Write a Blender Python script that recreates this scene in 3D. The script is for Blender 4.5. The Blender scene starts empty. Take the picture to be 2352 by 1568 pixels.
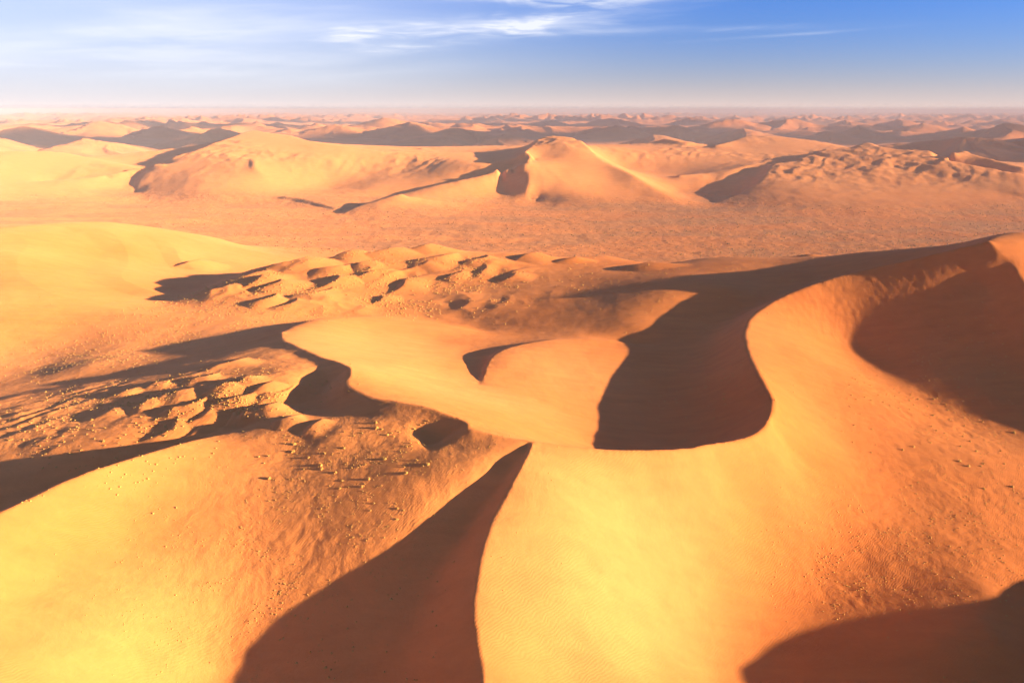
import bpy, math, random, time
import numpy as np
T0 = time.time()
VERBOSE = False; LOG = []
# ------------------------------------------------------------------ camera, sky, sun, exposure
CAM_H = 300.0
PITCH = math.atan(532.0 / 1750.0)            # looks 16.9 degrees below the horizon
SUN_EL = math.radians(10.3)
SUN_AZ = math.radians(-12.0)                  # measured from +X: the sun stands on the right, a little behind
scene = bpy.context.scene
cam_data = bpy.data.cameras.new('camera'); cam = bpy.data.objects.new('camera', cam_data)
scene.collection.objects.link(cam)
cam_data.sensor_width = 36.0; cam_data.lens = 36.0 * 1750.0 / 2352.0
cam_data.clip_start = 1.0; cam_data.clip_end = 400000.0
cam.location = (0, 0, CAM_H); cam.rotation_euler = (math.pi / 2 - PITCH, 0, 0)
scene.camera = cam
world = bpy.data.worlds.new('World'); scene.world = world; world.use_nodes = True
wn, wl = world.node_tree.nodes, world.node_tree.links
wn.clear()
sky = wn.new('ShaderNodeTexSky'); sky.sky_type = 'NISHITA'; sky.sun_disc = False
sky.sun_elevation = SUN_EL; sky.sun_rotation = math.pi / 2 - SUN_AZ   # clockwise from +Y
sky.altitude = 300; sky.air_density = 1.0; sky.dust_density = 0.6; sky.ozone_density = 3.0
SKY_STRENGTH = 0.07
def wramp(x, a, b):
    n = wn.new('ShaderNodeMapRange'); n.interpolation_type = 'SMOOTHSTEP'; wl.new(x, n.inputs[0])
    n.inputs[1].default_value = a; n.inputs[2].default_value = b; return n.outputs[0]
def wmath(op, a, b=None, c=None):
    n = wn.new('ShaderNodeMath'); n.operation = op
    for k, s in enumerate((a, b, c)):
        if s is None: continue
        if isinstance(s, (int, float)): n.inputs[k].default_value = s
        else: wl.new(s, n.inputs[k])
    return n.outputs[0]
def wmix(f, a, b):
    n = wn.new('ShaderNodeMix'); n.data_type = 'RGBA'
    if isinstance(f, float): n.inputs[0].default_value = f
    else: wl.new(f, n.inputs[0])
    for k, s in ((6, a), (7, b)):
        if isinstance(s, tuple): n.inputs[k].default_value = s
        else: wl.new(s, n.inputs[k])
    return n.outputs[2]
tc = wn.new('ShaderNodeTexCoord'); sp = wn.new('ShaderNodeSeparateXYZ'); wl.new(tc.outputs['Generated'], sp.inputs[0])
az = wmath('ARCTAN2', sp.outputs[0], sp.outputs[1]); el = wmath('ARCSINE', sp.outputs[2])
elc = wmath('MAXIMUM', el, 0.0)
# deep, slightly violet blue low in the sky, as through a polarising filter
tint = wmix(wramp(el, 0.08, 0.65), (0.11, 0.26, 0.62, 1), (0.56, 0.50, 0.52, 1))
tm = wn.new('ShaderNodeMix'); tm.data_type = 'RGBA'; tm.blend_type = 'MULTIPLY'; tm.inputs[0].default_value = 1.0
wl.new(sky.outputs[0], tm.inputs[6]); wl.new(tint, tm.inputs[7])
# dust near the horizon, the same all round
dust = wmath('MULTIPLY', wmath('EXPONENT', wmath('MULTIPLY', elc, -24.0)), 0.98)
col = wmix(dust, tm.outputs[2], (2.32, 1.87, 1.72, 1))
# cirrus: streaked noise in bearing and elevation
def cnoise(sx, sy, ox, detail, dist, rough=0.55):
    cb = wn.new('ShaderNodeCombineXYZ')
    wl.new(wmath('MULTIPLY_ADD', az, sx, ox), cb.inputs[0])
    wl.new(wmath('MULTIPLY_ADD', el, sy, wmath('MULTIPLY', az, -1.2)), cb.inputs[1])
    n = wn.new('ShaderNodeTexNoise'); n.inputs['Scale'].default_value = 1.0; n.inputs['Detail'].default_value = detail
    n.inputs['Roughness'].default_value = rough; n.inputs['Distortion'].default_value = dist; wl.new(cb.outputs[0], n.inputs['Vector'])
    return n.outputs[0]
ramp = wramp
def bank(a0, e0, sa, se, tilt=0.0):
    da = wmath('MULTIPLY', wmath('SUBTRACT', az, math.radians(a0)), 1 / math.radians(sa))
    de = wmath('MULTIPLY', wmath('SUBTRACT', wmath('SUBTRACT', el, math.radians(e0)), wmath('MULTIPLY', wmath('SUBTRACT', az, math.radians(a0)), tilt)), 1 / math.radians(se))
    return wmath('EXPONENT', wmath('MULTIPLY', wmath('ADD', wmath('MULTIPLY', da, da), wmath('MULTIPLY', de, de)), -1.0))
def wsum(*a):
    r = a[0]
    for b in a[1:]: r = wmath('ADD', r, b)
    return r
def wmul(a, b): return wmath('MULTIPLY', a, b)
streak = ramp(cnoise(4.5, 46.0, 3.1, 7.0, 0.5), 0.40, 0.72)
fine = ramp(cnoise(14.0, 120.0, 9.4, 6.0, 0.8), 0.30, 0.75)
soft2 = ramp(cnoise(7.0, 40.0, 1.3, 5.0, 1.2), 0.34, 0.62)
soft = ramp(cnoise(2.2, 16.0, 5.7, 4.0, 0.2), 0.36, 0.66)
main = wsum(wmul(bank(-1.0, 5.5, 8.5, 0.62, 0.07), 1.15), wmul(bank(-10.0, 5.0, 3.0, 0.45, 0.05), 0.9), bank(5.5, 7.3, 5.5, 0.55, 0.02), wmul(bank(6.5, 5.2, 10.0, 0.22, 0.0), 0.45), wmul(bank(-8.0, 4.1, 3.0, 0.32, 0.05), 1.0), wmul(bank(-1.0, 7.3, 3.0, 0.25), 0.8),
            wmul(bank(18.0, 4.7, 5.0, 0.10, 0.04), 0.35))
left = wsum(wmul(bank(-20.0, 5.4, 10.0, 1.2, 0.06), 0.65), wmul(bank(-18.0, 7.5, 9.0, 0.5, 0.03), 0.8), wmul(bank(-25.0, 3.0, 16.0, 1.3), 0.6))
cover = wsum(wmul(main, wmath('MULTIPLY_ADD', streak, 0.42, wmath('MULTIPLY_ADD', wmul(fine, soft2), 0.75, 0.08))),
             wmul(left, wmath('MULTIPLY_ADD', soft, 0.5, wmath('MULTIPLY_ADD', streak, 0.35, 0.12))))
# thin veil of cirrus over the left half of the sky and scattered streaks over the rest of the dome
low = wmath('SUBTRACT', 1.0, ramp(el, 0.10, 0.32))
veil = wmul(wmul(ramp(wmath('MULTIPLY', az, -1.0), -0.30, 0.60), 0.48), low)
cover = wsum(cover, veil, wmul(wmul(streak, soft), wmul(ramp(el, 0.14, 0.3), 0.25)))
cover = wmath('MINIMUM', cover, 0.85)
col = wmix(cover, col, (2.75, 2.8, 3.0, 1))
bg = wn.new('ShaderNodeBackground'); bg.inputs['Strength'].default_value = SKY_STRENGTH
wo = wn.new('ShaderNodeOutputWorld')
wl.new(col, bg.inputs[0]); wl.new(bg.outputs[0], wo.inputs[0])
world.cycles.sampling_method = 'MANUAL'; world.cycles.sample_map_resolution = 256
sun_d = bpy.data.lights.new('sun', 'SUN'); sun_d.energy = 5.0; sun_d.angle = math.radians(0.53); sun_d.color = (1.0, 0.80, 0.50)
sun = bpy.data.objects.new('sun', sun_d); scene.collection.objects.link(sun)
# the lamp shines along its own -Z: aim +Z at the sun
from mathutils import Vector
sun.rotation_euler = Vector((math.cos(SUN_EL) * math.cos(SUN_AZ), math.cos(SUN_EL) * math.sin(SUN_AZ), math.sin(SUN_EL))).to_track_quat('Z', 'Y').to_euler()
sun.location = (400, -40, 500)
scene.view_settings.view_transform = 'Standard'; scene.view_settings.look = 'None'
scene.view_settings.exposure = 2.45; scene.view_settings.gamma = 1.0; scene.view_settings.use_curve_mapping = False
cy = scene.cycles
cy.max_bounces = 4; cy.diffuse_bounces = 3; cy.volume_bounces = 1; cy.glossy_bounces = 1; cy.transmission_bounces = 1
cy.use_denoising = True; cy.use_adaptive_sampling = True; cy.adaptive_threshold = 0.02
# ------------------------------------------------------------------ terrain
# The dune field is one real height field z(x, y) in metres.  The camera stands
# 300 m above the far plain at x = y = 0 and looks along +Y.  Crest lines, feet
# and hollows were surveyed as (bearing, depression, height) triples and a thin
# plate that may crease along the crests is stretched over them.
FOC, CU, CV = 1750.0, 1176.0, 784.0        # survey camera, 2352 x 1568 sheet
def survey(u, v, z):
    u = np.asarray(u, float); v = np.asarray(v, float); z = np.asarray(z, float)
    a = (u - CU) / FOC; b = (CV - v) / FOC
    dy = math.cos(PITCH) + b * math.sin(PITCH)
    dz = -math.sin(PITCH) + b * math.cos(PITCH)
    t = (z - CAM_H) / dz
    return np.stack([a * t, dy * t, z], -1)

def S(*pts):
    p = np.array(pts, float)
    return survey(p[:, 0], p[:, 1], p[:, 2])

def spline(P, step_fn, extra=None):
    """Catmull-Rom through P, resampled finely (step relative to distance)."""
    n = len(P)
    Q = np.vstack([2 * P[0] - P[1], P, 2 * P[-1] - P[-2]])
    out = []; ex = []
    for i in range(n - 1):
        p0, p1, p2, p3 = Q[i:i + 4]
        L = np.linalg.norm((p2 - p1)[:2]); r = np.hypot(*(0.5 * (p1 + p2))[:2])
        k = max(2, int(L / (r * step_fn)) + 1)
        t = np.linspace(0, 1, k, endpoint=False)[:, None]
        out.append(0.5 * ((2 * p1) + (-p0 + p2) * t + (2 * p0 - 5 * p1 + 4 * p2 - p3) * t**2
                          + (-p0 + 3 * p1 - 3 * p2 + p3) * t**3))
        if extra is not None:
            ex.append(extra[i] * (1 - t) + extra[i + 1] * t)
    out.append(P[-1:]); out = np.vstack(out)
    if extra is None:
        return out
    ex.append(extra[-1:]); return out, np.vstack(ex)

TAN_EL = math.tan(SUN_EL)
SUN_XY = np.array([math.cos(SUN_AZ), math.sin(SUN_AZ)])   # horizontal, towards the sun

def shade_line(pix, ridges, zlo, zhi, lift=0.0, g=0.0):
    """Heights along the foot of a cast shadow, so that the crests `ridges`
    throw their shadow there: a surveyed edge of shade fixes the ground height.
    With a positive lift: ground that the low sun just grazes."""
    perp = np.array([-SUN_XY[1], SUN_XY[0]]); out = []
    for u, v in pix:
        zs = np.linspace(zlo, zhi, 300)
        P = survey(np.full(300, u), np.full(300, v), zs)
        ps = P[:, :2] @ perp; pa = P[:, :2] @ SUN_XY
        need = np.full(300, -1e9)
        for ridge in ridges:
            rs = ridge[:, :2] @ perp; ra = ridge[:, :2] @ SUN_XY; rz = ridge[:, 2]
            for i in range(len(ridge) - 1):
                lo, hi = min(rs[i], rs[i + 1]), max(rs[i], rs[i + 1])
                if hi - lo < 1e-9 or hi < ps.min() or lo > ps.max(): continue
                t = (ps - rs[i]) / (rs[i + 1] - rs[i])
                a = ra[i] + t * (ra[i + 1] - ra[i]); zr = rz[i] + t * (rz[i + 1] - rz[i])
                ok = (t >= 0) & (t <= 1) & (a > pa)
                need = np.where(ok, np.maximum(need, zr - (a - pa) * (TAN_EL - g)), need)
        good = need > -1e8
        if not good.any():
            if VERBOSE: print('shade_line: no crest for', u, v)
            continue
        d = np.where(good, np.abs(zs - need), 1e9); k = int(d.argmin())
        if d[k] > 3 and VERBOSE: print('shade_line: off by', round(d[k], 1), 'at', u, v)
        if d[k] > 8: continue
        z = zs[k] + lift
        out.append(survey(u, v, z))
    return np.array(out) if out else np.zeros((0, 3))

CURVES = []      # (points, crease?, weight)
POINTS = []
def curve(P, crease=False, w=1.0):
    Q = spline(P, 0.0018); CURVES.append((Q, crease, w)); return Q

def crest(P, side, drop, ang, crease=True, w=1.0):
    """A crest with a lee slope: side +1 = left of the direction of travel.
    drop in metres and slope angle in degrees, one per point."""
    n = len(P)
    fit = lambda a: np.interp(np.linspace(0, 1, n), np.linspace(0, 1, np.size(a)), np.atleast_1d(np.asarray(a, float))) if np.size(a) > 1 else np.full(n, float(a))
    drop, ang = fit(drop), fit(ang)
    Q, E = spline(P, 0.0018, np.stack([drop, ang], -1))
    CURVES.append((Q, crease, w))
    T = np.gradient(Q[:, :2], axis=0); T /= np.maximum(np.linalg.norm(T, axis=1, keepdims=True), 1e-9)
    N = np.stack([-T[:, 1], T[:, 0]], -1) * side
    # smooth the normals so that feet do not cross in tight bends
    k = max(3, len(Q) // 40) | 1
    pad = np.pad(N, ((k, k), (0, 0)), mode='edge')
    ker = np.ones(2 * k + 1) / (2 * k + 1)
    N = np.stack([np.convolve(pad[:, j], ker, 'valid') for j in (0, 1)], -1)
    N /= np.maximum(np.linalg.norm(N, axis=1, keepdims=True), 1e-9)
    w_ = E[:, 0] / np.tan(np.radians(E[:, 1]))
    F = Q.copy(); F[:, :2] += N * w_[:, None]; F[:, 2] -= E[:, 0]
    m = E[:, 0] > 0.8
    # keep only feet that are not closer to another piece of the crest
    keep = []
    for i in np.where(m)[0]:
        d = np.hypot(*(Q[::3, :2] - F[i, :2]).T).min()
        keep.append(d > 0.86 * w_[i])
    idx = np.where(m)[0][np.array(keep, bool)] if m.any() else []
    CURVES.append((F[idx], False, 0.5 * w))
    # the middle of the lee slope keeps it straight
    Mi = 0.5 * (Q[idx] + F[idx]); CURVES.append((Mi, False, 0.3 * w))
    return Q

def pts(P, w=0.6):
    POINTS.append((P, w))

def build_survey():
    # ---- the near dune: crest that runs from under the camera to the junction, slip face on its left
    R1 = crest(np.vstack([np.array([[-2., 60., 84.], [-6., 120., 96.], [-9, 170, 106.]]),
        S((1112,1568,115),(1100,1480,119.5),(1092,1400,124),(1095,1350,127),(1105,1290,131),(1125,1220,136),
          (1155,1150,141),(1185,1090,146),(1208,1045,149.5),(1220,1012,151))]),
        +1, [14,15,16,16,16,15,14,12.5,11,9,6,3.5,1.5,0.5], 30)
    # ---- the S-shaped crest: junction, bottom of the bowl, up the far arm to the high dune
    R2 = crest(S((1220,1012,151),(1260,1017,149.5),(1330,1027,147),(1420,1035,144),(1490,1037,141.5),(1560,1035,139),
        (1640,1025,135.5),(1700,1012,132.5),(1740,995,130),(1765,975,128),(1774,950,126.5),(1776,925,125.5),(1770,905,125),
        (1755,880,124.5),(1738,850,124.5),(1722,820,124.5),(1713,790,124.5),(1713,760,125.5),(1722,735,127.5),(1745,712,130.5),
        (1790,685,135.5),(1850,660,142),(1920,636,149),(2000,615,156.5),(2080,599,164),(2160,580,172.5),(2262,557,183)),
        +1, [0.5,3,7,11,13,15,16,16,16,16,16,16,16,16,16,15,15,15,15,15,15,15,14,13,11,8,3], 29)
    # ---- high dune on the right: crest down to the right, lee on its left
    R2b = crest(S((2262,557,183),(2290,580,176.2),(2320,612,166.2),(2352,650,156),(2400,690,145.7),(2450,725,137.5),
        (2520,775,128),(2600,830,120),(2700,900,112),(2800,960,106)),
        -1, [2,7,12,16,18,19,18,18,16,14], 30)
    curve(S((2262,557,183),(2290,545,185),(2325,535,186),(2352,534,186),(2420,545,184),(2500,560,180)), False, 0.6)
    pts(S((2352,590,172),(2420,640,157),(2500,700,136),(2620,720,124),(2750,800,106)))
    # ---- middle dune: crest from its far tip to the junction, lee towards lower left
    R3 = crest(S((640,765,125),(650,783,128),(680,797,132),(740,822,138),(775,832,141),(803,850,144),(797,878,146),
        (812,896,147),(860,914,149),(920,925,151),(980,936,152),(1030,955,152),(1068,970,152),(1080,985,152),
        (1150,1003,151.5),(1220,1012,151)),
        -1, [3,1.2,1,1,1.6,8,10,7,4,3,3,6,8,4,1.5,0.5], [18,9,8,8,12,28,28,22,12,10,11,24,26,16,10,10])
    # far shoulder of the middle dune
    FAR = crest(S((640,765,125),(680,746,119),(730,733,114),(800,728,107),(860,728,104),(930,735,102),(1010,746,100.5),
        (1090,761,100)), +1, [3,6,7,6,5,4,3,2], 14, crease=False, w=0.7)
    # ---- arm that closes the bowl at the back
    R4 = crest(S((1102,880,117),(1108,862,116),(1115,840,115.2),(1130,818,114.6),(1165,800,114),(1210,788,113.5),(1260,781,112.5),
        (1310,778,111.2),(1370,779,109.5),(1420,783,107.5),(1465,792,106)),
        +1, [0.5,1,2,2.6,2.8,2.6,2.2,1.8,1.3,0.9,0.9], [20,24,26,26,24,20,16,14,12,10,10])
    pts(S((1075,850,113.5),(1070,822,110),(1000,790,104),(1000,880,125),(900,800,114),(850,760,108)))
    # shade of the S crest in the bowl
    sh = shade_line([(1350,1022),(1385,1000),(1368,965),(1372,940),(1385,905),(1405,870),(1430,838),(1450,810),(1475,785),
        (1500,750),(1530,718),(1570,690),(1620,665),(1660,648)], [R2], 70, 150)
    pts(sh, 0.8); LOG.append(('bowl', sh))
    # shade left of the near crest
    sh = shade_line([(490,1568),(560,1490),(640,1420),(700,1378),(760,1340),(820,1305),(900,1262),(960,1228),(1030,1180),(1090,1140),(1150,1095)],
        [R1], 80, 150)
    pts(sh, 0.8); LOG.append(('near', sh))
    # ---- left dune
    L = crest(np.vstack([np.array([[-225., 150., 142.]]), S((-60,1208,143),(0,1178,143.5),(75,1143,144),(150,1108,144.5),(225,1080,145),(300,1055,144),
        (370,1033,142.5),(430,1015,141),(500,1000,138),(560,985,136))]),
        +1, [30,30,28,27,26,23,19,13,8,4,1.5], 27)
    sh = shade_line([(430,1011),(380,1017),(330,1024),(240,1034),(120,1047)], [L], 70, 140)
    pts(sh, 0.8); LOG.append(('left', sh))
    sh = shade_line([(600,754),(500,770),(400,786),(335,800)], [R3, FAR], 60, 130)
    LOG.append(('tip', sh)); pts(sh, 0.6)
    gz = shade_line([(640,850),(560,880),(620,930),(700,960),(780,990),(880,1020),(980,1060),(1080,1080),(860,960),(960,990),(1120,1060),
                     (800,1060),(680,1040),(560,1000)], [R3, R1, FAR], 90, 160, 2.5, 0.065)
    LOG.append(('graze', gz)); pts(gz, 1.2)
    gz = shade_line([(560,845),(610,828),(650,815),(690,828),(715,845),(680,875),(640,800),(600,870)], [R3, FAR], 90, 160, 1.5, 0.05)
    LOG.append(('graze4', gz)); pts(gz, 2.5)
    gz = shade_line([(470,900),(400,930),(300,930),(200,960),(90,960),(420,870),(300,880),(150,900),(0,920),(500,850)], [R3, L, FAR], 60, 150, 2.0, 0.062)
    LOG.append(('graze2', gz)); pts(gz, 0.6)
    # left lit slope
    pts(S((0,1400,127),(150,1300,127),(300,1200,128),(0,1568,123),(150,1500,120.5),(300,1400,118.5)), 0.5)
    # ---- hollow and dune on the far left
    pts(S((0,822,88),(100,822,92),(180,808,95),(250,790,97),(330,765,97),(400,742,98),(480,712,98),(300,850,110),(200,835,108),(150,880,105),(0,880,97)), 0.8)
    crest(S((-150,540,126),(0,525,121),(100,518,116),(200,513,109),(290,520,97),(400,535,76),(490,546,54)), +1, [60,55,50,44,32,16,4], 20, crease=False)
    pts(S((0,600,113),(150,600,103),(260,600,92),(360,610,80),(430,625,76),(0,680,105),(100,690,100),(220,690,94),(320,690,90),(0,760,96),(80,770,93)), 0.5)
    # ---- broad rippled dune behind the bowl
    BACK = crest(S((430,682,91),(520,642,93),(600,614,97),(700,600,102),(800,586,108),(900,576,111),(985,564,113),(1030,572,110),(1100,578,110),(1220,583,109),
        (1290,590,108),(1390,588,107),(1450,598,108),(1500,606,109),(1560,601,112),(1640,592,117),(1740,592,118),(1830,590,122),
        (1860,583,125),(1900,590,126),(2000,580,140),(2100,570,155),(2200,561,171),(2262,557,183)),
        +1, [2,6,14,28,45,65,80,85,85,85,85,88,88,88,90,95,100,100,100,100,110,120,130,130], 21, crease=False)
    pts(S((860,700,96),(1000,722,95),(1150,756,100.5),(1250,768,103.5),(1350,765,106.5),(700,718,99),(560,730,101)), 0.6)
    pts(S((1100,650,105),(1210,672,109),(1310,665,112),(1250,720,107),(1130,705,104),(900,640,105),(700,650,104),(1000,680,101),(800,680,102),(600,660,102)), 0.8)
    gz = shade_line([(1450,745),(1480,690),(1540,675)], [R2], 70, 160, 1.0, 0.03)
    LOG.append(('graze3', gz)); pts(gz, 0.8)
    gz = shade_line([(1400,700),(1300,720)], [R2], 70, 160, 0.0, 0.035); pts(gz, 0.5)
    # ---- right of the near crest: bright face running down to the right-hand hollow
    pts(S((1300,1150,138),(1500,1130,126),(1650,1110,117),(1300,1350,120.5),(1500,1350,104),(1640,1350,91),(1300,1520,106),(1500,1520,91.5),
          (1750,1350,84.5),(1900,1350,81.5),(2100,1350,82),(2250,1330,85),(1750,1200,98),(1900,1200,90),(2100,1200,86),(2250,1180,88),
          (1800,1050,106),(1950,1050,95),(2100,1050,91.5),(2250,1050,91)), 0.5)
    pts(S((1800,930,116.5),(1850,930,108),(1900,900,105.5),(1980,880,103),(1780,800,117.5),(1850,800,113.5),(1760,750,122)), 0.4)
    sh = shade_line([(2340,990),(2220,960),(2130,905),(2080,880),(2040,866),(2000,840),(1960,810),(1945,785),(1955,760),(1985,735),
        (2050,710),(2100,690),(2160,660),(2200,638)], [R2b], 70, 186)
    LOG.append(('right', sh)); pts(sh, 2.5)
    pts(S((2150,850,104),(2250,900,97),(2352,930,94),(2200,780,114),(2300,800,106)), 0.4)
    # ---- dune outside the frame on the right that shades the corner
    R6 = crest(np.array([[215., 60., 120.], [245., 150., 118.], [300., 232., 117.], [380., 292., 106.], [470., 335., 95.], [560., 375., 88.]]),
        +1, [40,40,38,26,14,5], 26)
    pts(np.array([[420., 150., 95.], [600., 250., 80.], [500., 480., 95.], [700., 600., 100.]]), 0.4)
    sh = shade_line([(1650,1560),(1720,1510),(1800,1465),(1900,1430),(2000,1412),(2100,1400),(2200,1385),(2300,1372)], [R6], 60, 110)
    LOG.append(('corner', sh)); pts(sh, 2.5)
    sh = shade_line([(1760,1560),(1850,1530),(2000,1490),(2150,1470),(2300,1450)], [R6], 60, 120, -6.0); pts(sh, 1.0)
    pts(np.array([[60., 60., 74.], [80., 150., 80.], [-80., 80., 96.], [-60., 150., 98.], [-160., 60., 130.]]), 0.4)

    # ---- plain
    def flat(zz, *uv):
        a = np.array(uv, float); pts(survey(a[:, 0], a[:, 1], np.full(len(a), zz)), 0.5)
    flat(20, (560,590), (650,580), (470,570))
    flat(0, (600,520),(700,540),(850,540),(1000,520),(1150,500),(1300,500),(1500,500),(1700,500),(1900,490),(2100,500),(2300,505),
        (1200,540),(1400,550),(1600,560),(1800,545),(2000,535),(2200,525),(400,490),(500,500),(300,480),(150,470),(700,500),(900,500),
        (-100,480),(2500,500),(2700,490))
    # ---- star dune in the middle distance
    E2A = crest(S((1236,458,6),(1222,446,22),(1214,430,44),(1210,412,66),(1205,396,87),(1204,386,101),(1210,373,117),(1222,362,130)), +1, [3,12,24,34,40,42,40,24], 27)
    E2B = crest(S((1222,362,130),(1208,350,146),(1222,332,164),(1244,319,180)), +1, [10,22,30,26], 26)
    E2T = curve(S((1222,332,164),(1244,319,180),(1276,315,186),(1311,319,182),(1341,330,170)), True)
    gz = shade_line([(1160,362),(1110,368),(1060,378),(1000,385),(1100,385),(950,395),(1040,400),(980,415),(1150,376)], [E2T, E2A, E2B], 10, 180, 3.0, 0.05); pts(gz, 1.0); LOG.append(('e2', gz))
    curve(S((1341,330,170),(1391,374,112),(1446,400,80),(1486,425,48),(1536,450,20),(1576,470,2)), True)
    curve(S((1213,373,116),(1240,357,134),(1290,352,142),(1335,345,152)), False, 0.5)
    curve(S((1262,464,2),(1301,469,2),(1376,474,1),(1450,474,1),(1526,474,1)), False, 0.8)
    crest(S((1208,376,113),(1150,394,88),(1090,408,70),(1000,427,46),(920,447,24),(800,487,1)), -1, [6,12,14,10,8,2], 12, w=0.7)
    flat(2, (1650,470), (1180,472), (1120,462), (1050,470))
    pts(S((1300,420,58),(1400,430,36),(1340,390,92),(1460,450,16)), 0.6)
    # lit shelf behind it and the saddle on the right
    curve(S((1406,346,128),(1480,352,116),(1560,352,114),(1650,350,114),(1700,335,132)), False, 0.6)
    curve(S((1420,385,70),(1500,400,52),(1560,404,48)), False, 0.5)
    crest(S((1505,325,140),(1530,322,150),(1560,330,138),(1590,330,138)), -1, [6,10,8,2], 20, w=0.6)
    crest(S((1640,335,134),(1690,322,152),(1720,312,166),(1747,305,176),(1790,313,164),(1850,322,150),(1950,340,118)), +1, [10,18,26,30,24,18,8], 20, w=0.8)
    # arc dune and the long dune on the right
    curve(S((1561,403,58),(1620,398,62),(1676,393,70),(1741,379,88),(1771,379,90)), True, 0.8)
    curve(S((1560,440,14),(1600,455,4),(1640,460,2)), False, 0.6)
    crest(S((1646,464,3),(1700,444,22),(1745,415,54),(1771,379,92)), +1, [2,10,18,14], 24, w=0.8)
    crest(S((1771,379,92),(1816,372,100),(1876,352,126),(1901,345,134),(1956,342,138),(1976,332,150),(1996,328,156),(2026,340,144),(2080,346,138),(2136,350,136),
        (2146,362,122),(2176,372,112),(2276,390,94),(2352,404,80),(2450,424,58)), +1, [6,10,14,16,18,24,24,18,18,18,14,12,12,12,10], 20)
    crest(S((2150,376,110),(2190,356,132),(2216,349,140),(2250,360,128),(2352,385,100)), +1, [4,16,20,14,6], 26, w=0.8)
    crest(S((2010,392,86),(2051,379,100),(2076,387,92),(2176,404,76),(2260,425,56),(2352,452,30)), -1, [1,4,4,5,6,4], 12, w=0.7)
    curve(S((1646,466,2),(1720,488,1),(1801,504,0),(1900,500,1),(2050,497,2),(2176,489,4),(2352,487,6)), False, 0.8)
    pts(S((1800,440,36),(1900,430,46),(2000,430,46),(2150,450,32),(1850,400,72),(1950,380,94),(1900,470,18),(2050,465,22)), 0.6)
    # ---- long dune left of the star dune
    E1A = crest(S((395,362,112),(430,352,124),(457,343,136)), +1, [5,10,10], 24)
    E1T = crest(S((457,343,136),(500,327,158),(565,305,188),(590,301,194),(620,307,188),(662,312,182),(725,327,164),(825,342,142),(900,352,126),(1000,352,124),(1100,350,124)),
        +1, [16,18,22,24,24,24,22,18,14,14,14], 17)
    E1L = crest(S((318,440,10),(312,420,34),(330,395,66),(352,380,88),(375,378,92)), +1, [2,7,10,9,4], 24)
    gz = shade_line([(370,366),(320,370),(280,378),(340,372),(280,400),(250,420),(230,395),(300,360)], [E1T, E1A, E1L], 10, 180, 2.0, 0.05); pts(gz, 1.0); LOG.append(('e1', gz))
    curve(S((375,378,92),(440,374,100),(500,371,106),(575,366,114),(640,370,108),(700,374,102),(780,378,94)), False, 0.8)
    crest(S((578,368,112),(580,384,92),(602,403,66),(650,416,46),(712,424,32)), -1, [2,6,7,6,4], 18, w=0.5)
    curve(S((330,452,2),(430,462,1),(540,470,0),(640,470,0)), False, 0.7)
    crest(S((648,452,14),(690,460,9),(770,480,2)), -1, [5,4,1], 20, w=0.7)
    crest(S((788,489,1),(850,466,20),(921,446,40)), +1, [1,12,18], 26, w=0.8)
    flat(2, (700,445), (760,440))
    pts(S((500,410,58),(440,420,46),(680,350,132),(820,400,60),(860,420,44),(960,410,50),(740,410,48)), 0.6)
    crest(S((100,417,40),(190,410,50),(300,391,72),(340,383,84)), +1, [6,6,8,8], 14, w=0.6)
    # far left
    crest(S((-100,360,108),(0,354,116),(100,352,118),(175,357,110),(310,385,78)), +1, [14,14,14,12,6], 14, crease=False)
    pts(S((0,410,50),(60,450,12),(0,470,0),(200,445,12)), 0.6)
    # rim of the plate
    a = np.linspace(-0.85, 0.85, 30); pts(np.stack([5900 * np.sin(a), 5900 * np.cos(a), np.full(30, 4.0)], -1), 0.6)

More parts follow.
